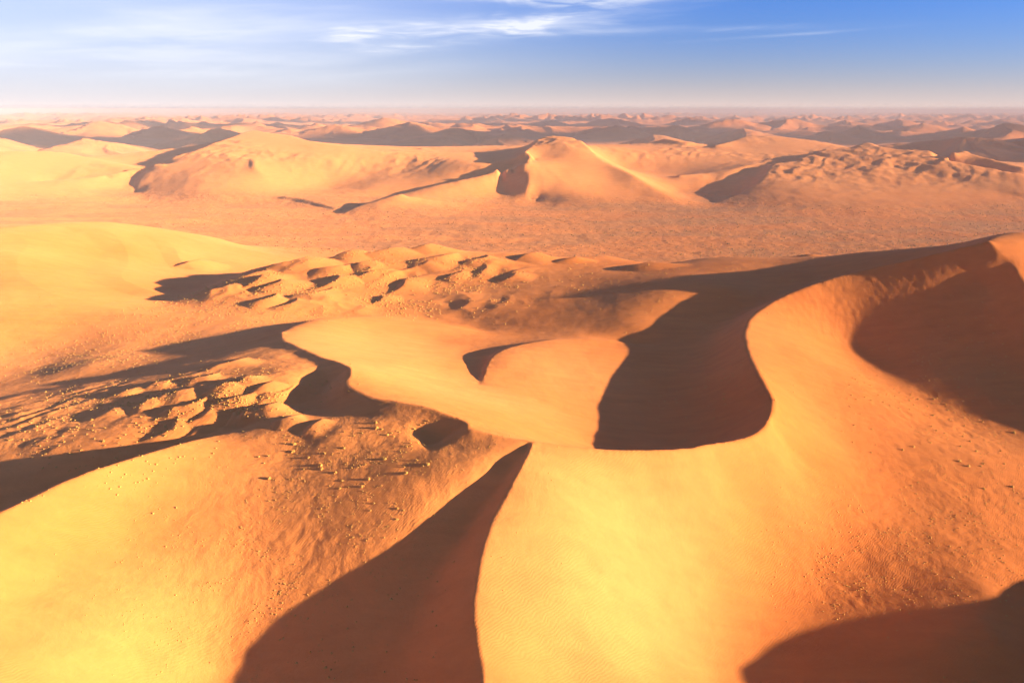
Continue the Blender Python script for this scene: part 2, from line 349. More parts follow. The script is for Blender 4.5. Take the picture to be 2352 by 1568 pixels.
def solve_plate(cells=(0.024, 0.012, 0.006, 0.0034), th=0.92, r0=52.0, r1=6200.0, its=(400, 260, 160, 110)):
    q0, q1 = math.log(r0), math.log(r1)
    h = None; ell = 0.07
    for c, nit in zip(cells, its):
        ns = int(round(2 * th / c)) + 1; nq = int(round((q1 - q0) / c)) + 1
        cs = 2 * th / (ns - 1); cq = (q1 - q0) / (nq - 1)
        if h is None:
            h = np.full((nq, ns), 40.0)
        else:
            h = bil_grid(h, nq, ns)
        wb = np.ones((nq, ns))
        I = []; Wt = []; Z = []; DW = []
        for P, cr, w, isc in [(a, b, d, True) for a, b, d in CURVES] + [(a, False, d, False) for a, d in POINTS]:
            if len(P) == 0: continue
            fs = (np.arctan2(P[:, 0], P[:, 1]) + th) / cs; fq = (np.log(np.hypot(P[:, 0], P[:, 1])) - q0) / cq
            m = (fs > 0) & (fs < ns - 1.001) & (fq > 0) & (fq < nq - 1.001)
            fs, fq, z = fs[m], fq[m], P[m, 2]
            i0 = fs.astype(int); j0 = fq.astype(int); a = fs - i0; b = fq - j0
            base = j0 * ns + i0
            I.append(np.stack([base, base + 1, base + ns, base + ns + 1], -1))
            Wt.append(np.stack([(1 - a) * (1 - b), a * (1 - b), (1 - a) * b, a * b], -1))
            Z.append(z); DW.append(np.full(len(z), w if isc else 3.0 * w * (c / 0.024) ** 2))
            if cr:
                ii = np.round(fs).astype(int); jj = np.round(fq).astype(int)
                for dj, di in ((0, 0), (0, 1), (1, 0), (0, -1), (-1, 0)):
                    wb[np.clip(jj + dj, 0, nq - 1), np.clip(ii + di, 0, ns - 1)] = 0.02
        I = np.concatenate(I); Wt = np.concatenate(Wt); Z = np.concatenate(Z); DW = np.concatenate(DW)
        # unit data weight per node, however many samples fall into it
        tau = (c / ell) ** 2
        N = nq * ns
        If = I.ravel()
        def lap(x):
            y = np.zeros_like(x)
            y[:, 1:-1] += x[:, 2:] + x[:, :-2] - 2 * x[:, 1:-1]
            y[1:-1] += x[2:] + x[:-2] - 2 * x[1:-1]
            return y
        def lapT(y):
            x = np.zeros_like(y)
            x[:, 2:] += y[:, 1:-1]; x[:, :-2] += y[:, 1:-1]; x[:, 1:-1] -= 2 * y[:, 1:-1]
            x[2:] += y[1:-1]; x[:-2] += y[1:-1]; x[1:-1] -= 2 * y[1:-1]
            return x
        def A(x):
            y = lapT(wb * lap(x))
            d = x[:, 1:] - x[:, :-1]; y[:, 1:] += tau * d; y[:, :-1] -= tau * d
            d = x[1:] - x[:-1]; y[1:] += tau * d; y[:-1] -= tau * d
            xf = x.ravel()
            e = (xf[I] * Wt).sum(1) * DW * 2.0
            y += np.bincount(If, (Wt * e[:, None]).ravel(), N).reshape(nq, ns)
            return y
        rhs = np.bincount(If, (Wt * (Z * DW * 2.0)[:, None]).ravel(), N).reshape(nq, ns)
        diag = 20 * wb + 4 * tau + np.bincount(If, (Wt**2 * (DW * 2.0)[:, None]).ravel(), N).reshape(nq, ns) + 0.02
        r = rhs - A(h); zv = r / diag; p = zv.copy(); rz = (r * zv).sum()
        for k in range(nit):
            Ap = A(p); al = rz / (p * Ap).sum()
            h += al * p; r -= al * Ap
            zv = r / diag; rz2 = (r * zv).sum(); p = zv + (rz2 / rz) * p; rz = rz2
    return h, (th, cs, q0, cq)

def bil_grid(h, nq, ns):
    fq = np.linspace(0, h.shape[0] - 1.0001, nq); fs = np.linspace(0, h.shape[1] - 1.0001, ns)
    j = fq.astype(int); i = fs.astype(int); b = (fq - j)[:, None]; a = (fs - i)[None]
    return (h[np.ix_(j, i)] * (1 - a) * (1 - b) + h[np.ix_(j, i + 1)] * a * (1 - b)
            + h[np.ix_(j + 1, i)] * (1 - a) * b + h[np.ix_(j + 1, i + 1)] * a * b)

def cubic_sample(h, fq, fs):
    """Catmull-Rom sampling of the plate, clamped at its rim."""
    nq, ns = h.shape
    fq = np.clip(fq, 0, nq - 1.001); fs = np.clip(fs, 0, ns - 1.001)
    j = fq.astype(np.int32); i = fs.astype(np.int32); b = fq - j; a = fs - i
    def wts(t):
        t2 = t * t; t3 = t2 * t
        return (-.5*t + t2 - .5*t3, 1 - 2.5*t2 + 1.5*t3, .5*t + 2*t2 - 1.5*t3, -.5*t2 + .5*t3)
    wa = wts(a); wq = wts(b); out = np.zeros(fq.shape)
    for dj in range(4):
        jj = np.clip(j + dj - 1, 0, nq - 1)
        row = np.zeros(fq.shape)
        for di in range(4):
            row += wa[di] * h[jj, np.clip(i + di - 1, 0, ns - 1)]
        out += wq[dj] * row
    return out
# ------------------------------------------------------------------ mesh
build_survey()
PLATE, (TH, CS, Q0, CQ) = solve_plate()
def plate_z(x, y):
    th = np.arctan2(x, y); q = np.log(np.maximum(np.hypot(x, y), 1.0))
    return cubic_sample(PLATE, (q - Q0) / CQ, (th + TH) / CS)
def hit(u, v):
    """Where the bearing (u, v) of the survey sheet meets the plate."""
    zs = np.linspace(210, -20, 460); P = survey(np.full(460, u), np.full(460, v), zs)
    d = P[:, 2] - plate_z(P[:, 0], P[:, 1]); k = np.where(d < 0)[0]
    return P[k[0] if len(k) else -1]

def fade(t, a, b):
    t = np.clip((t - a) / (b - a), 0, 1); return t * t * (3 - 2 * t)

def perlin(x, y, seed=0):
    xi = np.floor(x).astype(np.int64); yi = np.floor(y).astype(np.int64); xf = x - xi; yf = y - yi
    def g(ix, iy, dx, dy):
        h = (ix * 374761393 + iy * 668265263 + seed * 1442695041) & 0xffffffff
        h = ((h ^ (h >> 13)) * 1274126177) & 0xffffffff
        a = (h ^ (h >> 16)) * (2 * math.pi / 4294967296.0)
        return np.cos(a) * dx + np.sin(a) * dy
    u = xf**3 * (xf * (xf * 6 - 15) + 10); v = yf**3 * (yf * (yf * 6 - 15) + 10)
    a = g(xi, yi, xf, yf); b = g(xi + 1, yi, xf - 1, yf); c = g(xi, yi + 1, xf, yf - 1); d = g(xi + 1, yi + 1, xf - 1, yf - 1)
    return 1.4 * ((a * (1 - u) + b * u) * (1 - v) + (c * (1 - u) + d * u) * v)

def fbm(x, y, lam, octs, seed=0, gain=0.5):
    s = 0.0; a = 1.0
    for o in range(octs):
        s = s + a * perlin(x / lam + 17.3 * o, y / lam - 9.1 * o, seed + o); a *= gain; lam *= 0.5
    return s

def slipwave(x, y, lam, dirn, warp, seed, lee=0.25):
    """Sharp-crested transverse ridges, 0..1: a long stoss slope and a short lee
    slope that falls towards dirn."""
    ph = (x * dirn[0] + y * dirn[1]) / lam + warp * fbm(x, y, 3.2 * lam, 2, seed)
    f = ph - np.floor(ph)
    up = np.clip(f / (1 - lee), 0, 1); dn = np.clip((1 - f) / lee, 0, 1)
    return np.where(f < 1 - lee, up * up * (1.6 - 0.6 * up), dn)

def blobs(x, y, lst):
    """Soft union of ellipses (x, y, rx, ry, turn)."""
    m = np.zeros_like(x)
    for bx_, by_, rx, ry, tr in lst:
        c, s = math.cos(tr), math.sin(tr); dx, dy = x - bx_, y - by_
        m = np.maximum(m, np.exp(-(((dx * c + dy * s) / rx) ** 2 + ((-dx * s + dy * c) / ry) ** 2)))
    return m

def blob_uv(*lst):
    out = []
    for u, v, rx, ry, tr in lst:
        p = hit(u, v); out.append((p[0], p[1], rx, ry, tr))
    return out

ZONE_LEFT = blob_uv((200,950,70,60,0), (350,900,60,50,0), (480,900,55,45,0.6), (420,960,40,30,0.6), (560,930,40,30,0.6), (60,960,60,60,0))
ZONE_BACK = blob_uv((900,620,150,90,0), (700,640,130,80,0), (560,660,90,60,0), (1050,620,120,90,0), (1000,690,110,60,0), (800,690,100,50,0))
ZONE_RIGHT = blob_uv((2200,1000,70,50,0), (2250,1150,70,55,0), (2080,930,50,40,0), (2030,1250,45,40,0), (2300,1250,50,40,0), (1930,1330,35,30,0))
ZONE_SLUMP = blob_uv((1980,670,55,40,0.3), (2060,655,60,40,0.3), (2150,640,50,40,0.3), (1900,720,40,30,0.3))
ZONE_LSLOPE = blob_uv((800,1080,70,40,0), (950,1120,45,35,0), (600,1250,50,30,0), (700,1300,50,25,0), (450,1430,40,30,0), (850,1000,60,30,0))

ZONE_WEST = blob_uv((100,640,200,150,0), (250,580,150,120,0), (300,660,110,90,0), (60,740,110,80,0))

ZONE_LIT_TINT = blob_uv((800,800,70,60,0), (950,860,60,50,0), (1050,900,50,40,0), (1300,860,50,50,0), (1350,1150,60,40,0), (1400,1350,60,60,0))  # faces whose sunlit brightness is painted in as paler sand
ZONE_EAST = blob_uv((1900,365,330,300,0), (2050,375,300,260,0), (1850,390,220,200,0), (2150,385,240,200,0))
BARCHANS = []
for k_, (u_, v_, A_) in enumerate([(420,905,2.6),(380,915,2.2),(500,900,2.8),(560,880,2.6),(470,960,2.6),(400,985,2.4),(430,940,2.6),(520,930,2.8),(600,895,2.4),(350,890,2.2),(560,960,2.4),(520,985,2.2),(640,905,2.0),
    (610,940,2.2),(330,935,2.2),(290,905,2.0),(250,950,2.0),(540,835,2.6),(470,870,2.4),(660,965,1.8),(720,985,1.6),(450,1000,2.0),
    (600,650,7),(700,605,7),(640,655,6),(720,680,5),(800,590,7),(560,645,5),(520,668,5),(900,580,7),(985,572,8),(1110,600,6),(1220,592,7),(850,640,5),(930,660,4.5),(780,650,5),(680,695,4),(620,692,4.5),
    (760,622,5),(1040,640,4),(980,612,5),(880,690,3.5),(1320,598,5),(1480,612,7),(1000,600,6),(830,612,5),(450,612,7),(1180,640,4)]):
    p_ = hit(u_, v_); q_ = random.Random(k_)
    BARCHANS.append((p_[0], p_[1], A_ * q_.uniform(0.85, 1.15), A_ * q_.uniform(6.5, 9.0), A_ * q_.uniform(4.5, 7.5), math.atan2(0.55, -0.83) + q_.uniform(-0.35, 0.35), k_))
def barchans(x, y):
    """Crescent dunelets: long back towards the sun, hollow slip face on the lee."""
    h = np.zeros_like(x)
    for bx_, by_, A, L, W, a, sd in BARCHANS:
        m = (np.abs(x - bx_) < 1.6 * L) & (np.abs(y - by_) < 1.6 * L)
        if not m.any(): continue
        dx, dy = x[m] - bx_, y[m] - by_; ca, sa = math.cos(a), math.sin(a)
        p = dx * ca + dy * sa; q = -dx * sa + dy * ca
        q = q + 0.25 * W * np.sin(p / L * 2.5 + sd); c = 0.45 * W * (q / W) ** 2 + 0.12 * W * np.sin(3 * q / W + sd)
        t = np.clip(1 - (q / W) ** 2, 0, 1)
        back = np.clip(1 - (c - p) / L, 0, 1); back = back * back * (3 - 2 * back)
        v = np.where(p < c, A * t * back, A * t - (p - c) * 0.55)
        h[m] = np.maximum(h[m], v)
    return h
STARS = []   # far star dunes: x, y, height, radius, seed
def star_uv(u, v, z, R, seed):
    p = survey(u, v, z); STARS.append((p[0], p[1], z, R, seed))
for k_, (u_, v_, z_, R_) in enumerate([
    (216,278,175,900),(151,266,150,1100),(360,289,140,600),(194,316,120,520),(518,293,165,800),(360,264,150,1500),(40,290,150,700),
    (886,269,200,1000),(933,280,170,700),(1041,293,150,600),(1153,307,110,420),(1408,271,170,900),(1401,286,150,600),(1545,286,150,700),
    (1505,309,110,380),(1595,269,170,800),(1678,273,180,800),(1807,271,190,900),(1714,295,140,500),(1951,275,150,600),(1969,289,140,550),
    (2059,273,160,700),(2117,282,150,600),(2211,291,130,500),(2225,312,150,900),(2333,282,190,900),(2300,320,120,700),(780,285,140,700),(640,280,140,900),
    (1270,275,140,900),(1180,268,150,1000),(1900,300,110,500),(2450,300,180,900),(-100,300,170,900),(-60,275,170,1100),(560,270,150,1100),(700,268,160,1200)]):
    star_uv(u_, v_, z_, R_, k_)

def star_field(x, y):
    """Star dunes: straight-sided arms that meet in a peak, steeper on the side away from the sun."""
    h = np.zeros_like(x)
    for sx, sy, z, R, seed in STARS:
        rnd = random.Random(seed * 7 + 3); R = R * 1.5
        m = (np.abs(x - sx) < R) & (np.abs(y - sy) < R)
        if not m.any(): continue
        xm, ym = x[m], y[m]
        dx = xm - sx + fbm(xm, ym, R * 0.5, 3, 900 + seed) * R * 0.10; dy = ym - sy + fbm(xm, ym, R * 0.5, 3, 950 + seed) * R * 0.10
        n = rnd.choice((3, 3, 4)); a0 = rnd.uniform(0, 6.28); top = np.zeros_like(dx)
        for k in range(n):
            a = a0 + 6.283 * k / n + rnd.uniform(-0.5, 0.5); L = R * rnd.uniform(0.65, 0.98); ca, sa = math.cos(a), math.sin(a)
            s_ = dx * ca + dy * sa; d = -dx * sa + dy * ca
            d = d + 0.10 * R * np.sin(s_ / R * rnd.uniform(3, 6) + rnd.uniform(0, 6)) * np.clip(s_ / (0.4 * R), 0, 1)
            c = z * np.clip(1 - s_ / L, 0, 1) ** rnd.uniform(1.1, 1.5) * (s_ > 0) + z * (s_ <= 0)
            # the left-facing flank is the slip face
            left = np.where(d > 0, -sa, sa) < 0
            sl = np.where(left, 0.44, rnd.uniform(0.20, 0.27))
            out = np.where(s_ > 0, np.abs(d), np.hypot(s_, d))
            v = c - sl * out; v = np.where(v > 0, v, 0)
            top = np.maximum(top, v)
        h[m] = np.maximum(h[m], top)
    return h

def far_field(x, y, r):
    # far dune field: chains of sharp-crested dunes, taller ones standing out as stars
    wx = x + 260 * fbm(x, y, 1500, 2, 11); wy = y + 260 * fbm(x, y, 1500, 2, 12)
    rid = np.clip(1 - 2.1 * np.abs(perlin(wx / 1250, wy / 1150, 21)), 0, 1)
    rid2 = np.clip(1 - 1.9 * np.abs(perlin(wx / 560 + 5, wy / 500, 22)), 0, 1)
    mod = np.clip(0.55 + 0.9 * perlin(x / 4200, y / 4200, 23), 0.1, 1.2)
    ff = 85 * rid ** 1.4 * mod + 48 * rid2 ** 1.3 * mod
    ff = ff + slipwave(wx, wy, 520, (-0.9, 0.44), 1.1, 31, 0.22) * (8 + 0.22 * ff)
    ff = ff * (0.30 + 0.7 * fade(r, 6500, 10000)) * (1 + 0.25 * fade(r, 9000, 20000)) * fade(r, 3600, 6000)
    st = star_field(x, y)
    st = st + fbm(x, y, 160, 3, 41) * 0.05 * st
    return ff, st

def height(x, y):
    r = np.hypot(x, y); base = plate_z(x, y)
    h = base * (1 - fade(r, 4300, 5600))
    f = r > 3300
    if f.any():
        ff, st = far_field(x[f], y[f], r[f]); b_ = h[f]
        h[f] = np.maximum(np.maximum(b_, ff * np.clip(1 - st / 60, 0, 1)), st)
    f = (r > 1150) & (r < 16000)
    if f.any():
        xm, ym, rm, bm = x[f], y[f], r[f], h[f]
        mid = fade(rm, 1500, 2300) * (1 - 0.6 * fade(rm, 5000, 7000))
        am = np.clip((bm - 12) / 60, 0, 1) * mid
        # secondary dunes on the flanks, faint swells on the plain
        add = am * np.clip(0.45 + 1.3 * perlin(xm / 330, ym / 330, 51), 0.15, 1) * (2.0 * slipwave(xm, ym, 75, (-0.8, 0.6), 1.4, 52, 0.3) + 7.0 * (0.45 - np.abs(fbm(xm, ym, 170, 4, 53))))
        add += fade(rm, 1200, 1900) * (1 - am) * (1 - fade(rm, 3600, 6000)) * (0.9 * fbm(xm, ym, 60, 3, 61))
        e3 = blobs(xm, ym, ZONE_EAST)
        add += e3 * (7.0 * (0.4 - np.abs(fbm(xm, ym, 110, 4, 55))) + 2.5 * slipwave(xm, ym, 95, (-0.85, 0.5), 1.6, 56, 0.25))
        h[f] = bm + add
    near = r < 2600
    if near.any():
        xn, yn = x[near], y[near]; add = np.zeros_like(xn)
        zl = blobs(xn, yn, ZONE_LEFT)
        add += zl * np.clip(0.35 + 1.2 * perlin(xn / 37, yn / 37, 71), 0, 1.1) * (slipwave(xn, yn, 17, (-0.8, 0.6), 1.0, 72, 0.3) * 0.9 + 0.8 * (0.6 - np.abs(fbm(xn, yn, 13, 2, 83))))
        zb = blobs(xn, yn, ZONE_BACK)
        add += zb * np.clip(0.30 + 1.2 * perlin(xn / 80, yn / 80, 73), 0, 1.1) * (slipwave(xn, yn, 52, (-0.8, 0.6), 1.2, 74, 0.24) * 2.6 + 2.6 * (0.6 - np.abs(fbm(xn, yn, 38, 2, 84))))
        zr = np.maximum(blobs(xn, yn, ZONE_RIGHT), blobs(xn, yn, ZONE_LSLOPE) * 0.6)
        add += zr * (0.20 * fbm(xn, yn, 4.5, 2, 75) + 0.30 * fbm(xn, yn, 15, 2, 76)) * np.clip(0.6 + 0.9 * perlin(xn / 30, yn / 30, 87), 0.1, 1.3)
        zs = blobs(xn, yn, ZONE_SLUMP)
        add += zs * 0.30 * fbm(xn * 0.9 + yn * 0.4, (-xn * 0.4 + yn * 0.9) * 0.45, 4.5, 3, 77)
        add += barchans(xn, yn)
        # low swells on the western dune
        zw = blobs(xn, yn, ZONE_WEST)
        add += zw * np.clip(0.6 + 0.9 * perlin(xn / 160, yn / 160, 85), 0, 1) * slipwave(xn, yn, 105, (-0.7, -0.7), 0.55, 86, 0.35) * 5.0
        # gentle unevenness everywhere
        add += 0.5 * fbm(xn, yn, 60, 3, 78) + 0.10 * fbm(xn, yn, 7, 2, 79) * (0.4 + zl + zr)
        h[near] += add
    return h
def axis(spans):
    out = []
    for a, b, st0, st1 in spans:
        p = a
        while p < b:
            out.append(p); t = (p - a) / (b - a); p += st0 * (1 - t) + st1 * t
    return np.array(out + [spans[-1][1]])
RES = 1.0
th_half = axis([(0, 0.63, 0.00135 * RES, 0.00135 * RES), (0.63, 1.0, 0.0016 * RES, 0.03), (1.0, 1.9, 0.04, 0.08)])
ths = np.concatenate([-th_half[:0:-1], th_half])
lns = axis([(math.log(8), math.log(120), 0.15, 0.02), (math.log(120), math.log(1500), 0.0034 * RES, 0.0034 * RES), (math.log(1500), math.log(9000), 0.0034 * RES, 0.006 * RES),
            (math.log(9000), math.log(70000), 0.006 * RES, 0.012 * RES)])
TT, RR = np.meshgrid(ths, np.exp(lns))
X = RR * np.sin(TT); Y = RR * np.cos(TT)
Z = height(X, Y)
nr, nc = X.shape
co = np.stack([X, Y, Z], -1).reshape(-1, 3).astype(np.float32)

# ------------------------------------------------------------------ sand material
def new_mat(name):
    m_ = bpy.data.materials.new(name); m_.use_nodes = True
    return m_, m_.node_tree.nodes, m_.node_tree.links
def sand_material():
    m_, n, l = new_mat('sand'); b = n['Principled BSDF']
    b.inputs['Roughness'].default_value = 0.85; b.inputs['Specular IOR Level'].default_value = 0.12
    b.inputs['Diffuse Roughness'].default_value = 0.5
    geo = n.new('ShaderNodeNewGeometry')
    def noise(scale, detail=3.0, rough=0.5, dist=0.0, stretch=None):
        t = n.new('ShaderNodeTexNoise'); t.inputs['Scale'].default_value = scale; t.inputs['Detail'].default_value = detail
        t.inputs['Roughness'].default_value = rough; t.inputs['Distortion'].default_value = dist
        if stretch:
            mp = n.new('ShaderNodeMapping'); mp.inputs['Rotation'].default_value = (0, 0, stretch[2]); mp.inputs['Scale'].default_value = (stretch[0], stretch[1], 1)
            l.new(geo.outputs['Position'], mp.inputs[0]); l.new(mp.outputs[0], t.inputs['Vector'])
        else: l.new(geo.outputs['Position'], t.inputs['Vector'])
        return t.outputs[0]
    def mth(op, a, b_=None, c=None):
        k = n.new('ShaderNodeMath'); k.operation = op
        for q, s_ in enumerate((a, b_, c)):
            if s_ is None: continue
            if isinstance(s_, (int, float)): k.inputs[q].default_value = s_
            else: l.new(s_, k.inputs[q])
        return k.outputs[0]
    def rmp(x_, a, b_, c=0.0, d=1.0):
        k = n.new('ShaderNodeMapRange'); k.interpolation_type = 'SMOOTHSTEP'; l.new(x_, k.inputs[0])
        for q, v_ in enumerate((a, b_, c, d)): k.inputs[q + 1].default_value = v_
        return k.outputs[0]
    def mix(f, a, b_):
        k = n.new('ShaderNodeMix'); k.data_type = 'RGBA'
        if isinstance(f, float): k.inputs[0].default_value = f
        else: l.new(f, k.inputs[0])
        for q, s_ in ((6, a), (7, b_)):
            if isinstance(s_, tuple): k.inputs[q].default_value = s_
            else: l.new(s_, k.inputs[q])
        return k.outputs[2]
    # redder sand east; paler tone paints western haze and sunlit faces into the colour
    at = n.new('ShaderNodeAttribute'); at.attribute_name = 'painted_tone'
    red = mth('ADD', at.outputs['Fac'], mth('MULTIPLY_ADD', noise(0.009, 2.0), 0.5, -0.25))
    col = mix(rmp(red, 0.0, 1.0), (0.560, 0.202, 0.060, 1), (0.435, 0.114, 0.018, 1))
    # gravel and dry silt of the flats between the dunes
    ag = n.new('ShaderNodeAttribute'); ag.attribute_name = 'gravel'
    patch = rmp(noise(0.0065, 6.0, 0.66, 0.4, (0.4, 1.0, 0.5)), 0.40, 0.62)
    col = mix(mth('MULTIPLY', ag.outputs['Fac'], mth('MULTIPLY_ADD', patch, 0.8, 0.12)), col, (0.36, 0.135, 0.045, 1))
    # grain streaks
    st = noise(0.12, 3.0, 0.6, 0.3, (0.3, 1.2, 0.7))
    fine = noise(1.1, 2.0, 0.6)
    val = mth('ADD', mth('MULTIPLY_ADD', st, 0.34, 0.83), mth('MULTIPLY_ADD', fine, 0.10, -0.05))
    hv = n.new('ShaderNodeHueSaturation'); l.new(val, hv.inputs['Value']); l.new(col, hv.inputs['Color'])
    l.new(hv.outputs[0], b.inputs['Base Color'])
    # wind ripples and pitted sand
    rip = n.new('ShaderNodeTexWave'); rip.wave_type = 'BANDS'; rip.bands_direction = 'X'
    rip.inputs['Scale'].default_value = 0.28; rip.inputs['Distortion'].default_value = 9.0; rip.inputs['Detail'].default_value = 1.0; rip.inputs['Detail Scale'].default_value = 0.6
    mp = n.new('ShaderNodeMapping'); mp.inputs['Rotation'].default_value = (0, 0, 0.75); l.new(geo.outputs['Position'], mp.inputs[0]); l.new(mp.outputs[0], rip.inputs['Vector'])
    micro = noise(0.05, 8.0, 0.62, 0.25)
    ap = n.new('ShaderNodeAttribute'); ap.attribute_name = 'rough'
    amp = mth('MULTIPLY_ADD', ap.outputs['Fac'], 1.0, mth('MULTIPLY_ADD', ag.outputs['Fac'], 1.6, 0.58))
    hgt = mth('ADD', mth('MULTIPLY', rip.outputs['Fac'], mth('MULTIPLY', rmp(noise(0.018, 2.0), 0.4, 0.65), 0.045)), mth('MULTIPLY', micro, amp))
    bp = n.new('ShaderNodeBump'); bp.inputs['Strength'].default_value = 1.0; bp.inputs['Distance'].default_value = 1.0
    l.new(hgt, bp.inputs['Height']); l.new(bp.outputs[0], b.inputs['Normal'])
    return m_
SAND = sand_material()

# ------------------------------------------------------------------ maps of the sand
xf, yf, zf = X.ravel(), Y.ravel(), Z.ravel(); rf = np.hypot(xf, yf)
painted_tone = np.clip(0.50 + 0.26 * np.arctan2(xf, yf) / 0.6 + 0.06 * perlin(xf / 240, yf / 240, 81), 0, 1)  # bearing gradient paints haze paleness on the left, plus random tone
base_f = plate_z(xf, yf) * (1 - fade(rf, 4300, 5600))
painted_tone = np.clip(painted_tone - 0.40 * fade(rf, 1500, 2300) * (1 - fade(rf, 4500, 6000)) * np.clip(base_f / 60, 0, 1), 0, 1)      # paler tone painted on the tall dunes to brighten their sunlit slopes
gravel = fade(rf, 1150, 1500) * (1 - fade(base_f, 6, 30)) * (1 - 0.6 * fade(rf, 5000, 9000))
nm = rf < 2600
rough = np.zeros_like(xf)
painted_tone[nm] += 0.30 * blobs(xf[nm], yf[nm], ZONE_WEST) + 0.22 * fade(-xf[nm], 90, 200) * (1 - fade(rf[nm], 380, 520)) - 0.45 * blobs(xf[nm], yf[nm], ZONE_LIT_TINT)  # paler tint stands in for sunlight; redder tint tones down overbright left slopes
rough[nm] = np.clip(blobs(xf[nm], yf[nm], ZONE_RIGHT) + blobs(xf[nm], yf[nm], ZONE_LSLOPE) + 0.8 * blobs(xf[nm], yf[nm], ZONE_LEFT) + 0.5 * blobs(xf[nm], yf[nm], ZONE_SLUMP), 0, 1)
rough = np.maximum(rough, 0.5 * gravel)

# ------------------------------------------------------------------ the terrain in pieces, cut along the hollows
def seg_dist(px, py, line):
    d = np.full(px.shape, 1e18)
    for (ax, ay), (bx, by) in zip(line[:-1], line[1:]):
        vx, vy = bx - ax, by - ay; t = np.clip(((px - ax) * vx + (py - ay) * vy) / (vx * vx + vy * vy + 1e-9), 0, 1)
        d = np.minimum(d, (px - ax - t * vx) ** 2 + (py - ay - t * vy) ** 2)
    return np.sqrt(d)
def sline(*p): q = S(*p); return q[:, :2]
PIECES = [   # name, label, spine of the dune, reach in metres
 ('near_dune', 'big S-crested orange dune filling the right foreground', [np.array([[-2., 20.], [-6., 120.], [-9., 170.]]), sline((1112,1568,115),(1105,1290,131),(1220,1012,151)), sline((1220,1012,151),(1490,1037,141),(1774,950,126),(1713,790,125),(1920,636,151),(2262,557,183)),
    sline((2262,557,183),(2352,650,164),(2600,830,129)), np.array([[150., 150.], [230., 240.], [150., 320.], [250., 420.]])]),
 ('left_dune', 'smooth yellow dune slope in the left foreground', [np.array([[-200., 20.], [-215., 150.]]), sline((0,1178,153),(300,1055,147),(560,985,136)), sline((200,1400,126),(600,1200,120))]),
 ('middle_dune', 'pale yellow T-shaped dune left of the dark bowl', [sline((640,765,125),(803,850,144),(980,936,152),(1150,1003,151)), sline((1102,880,120),(1210,788,117),(1465,792,108)), sline((700,740,118),(1000,746,103))]),
 ('rippled_flat', 'scrubby rippled sand flat at the left edge', [sline((0,960,98),(300,930,110),(500,880,120)), sline((0,822,84),(250,790,93),(400,742,95))]),
 ('western_dune', 'broad hazy yellow dune at the far left', [sline((-150,540,152),(0,525,140),(200,513,121),(490,546,52)), sline((0,680,126),(220,690,96))]),
 ('rippled_dune', 'broad rippled dune crossing behind the bowl', [sline((430,682,84),(700,600,90),(985,564,108),(1500,606,106),(1900,590,126),(2200,561,171)), sline((700,680,93),(1000,690,96),(1350,690,104),(1600,680,130))]),
]
FARP = [
 ('star_dune', 'star-shaped dune with a dark streaked left face in the middle distance', [sline((1214,438,30),(1210,373,117),(1276,315,186),(1391,374,112),(1536,450,20)), sline((1150,394,84),(920,447,18))]),
 ('long_dune', 'long pale dune left of the star-shaped dune', [sline((318,440,10),(375,378,92),(575,366,114),(780,378,94)), sline((457,343,136),(590,301,194),(825,342,142),(1000,352,124))]),
 ('eastern_dune', 'broad pitted dune in the middle distance on the right', [sline((1646,464,3),(1771,379,92),(1996,328,156),(2136,350,136),(2352,404,80)), sline((1900,430,46),(2150,450,32))]),
]
NAMES = [p[0] for p in PIECES] + [p[0] for p in FARP] + ['interdune_plain', 'far_dune_field']
LABELS = [p[1] for p in PIECES] + [p[1] for p in FARP] + ['flat speckled sand plain between the near and far dunes', 'far dune field running to the horizon']
FX = 0.5 * (X[:-1, :-1] + X[1:, 1:]); FY = 0.5 * (Y[:-1, :-1] + Y[1:, 1:]); FR = np.hypot(FX, FY)
fb = (base_f.reshape(nr, nc)[:-1, :-1] + base_f.reshape(nr, nc)[1:, 1:]) * 0.5
nP, nF = len(PIECES), len(FARP)
own = np.full(FX.shape, nP + nF)
sel = FR < 2000; px, py = FX[sel], FY[sel]
D = np.stack([np.min([seg_dist(px, py, ln) for ln in p[2]], axis=0) for p in PIECES])
wob = 6 * perlin(px / 40, py / 40, 91)
k = D.argmin(0); k = np.where((fb[sel] < 14 + 0.5 * wob) & (np.hypot(px, py) > 1000), nP + nF, k)
own[sel] = k
sel = (FR >= 2000) & (FR < 4700); px, py = FX[sel], FY[sel]
D = np.stack([np.min([seg_dist(px, py, ln) for ln in p[2]], axis=0) for p in FARP])
k = D.argmin(0) + nP; k = np.where((fb[sel] < 9 + 2 * perlin(px / 150, py / 150, 92)) | (D.min(0) > 900), nP + nF, k); own[sel] = k
own[FR >= 4700] = nP + nF + 1
idx = np.arange(nr * nc).reshape(nr, nc)
quads = np.stack([idx[1:, :-1], idx[1:, 1:], idx[:-1, 1:], idx[:-1, :-1]], -1).reshape(-1, 4)
own = own.ravel()
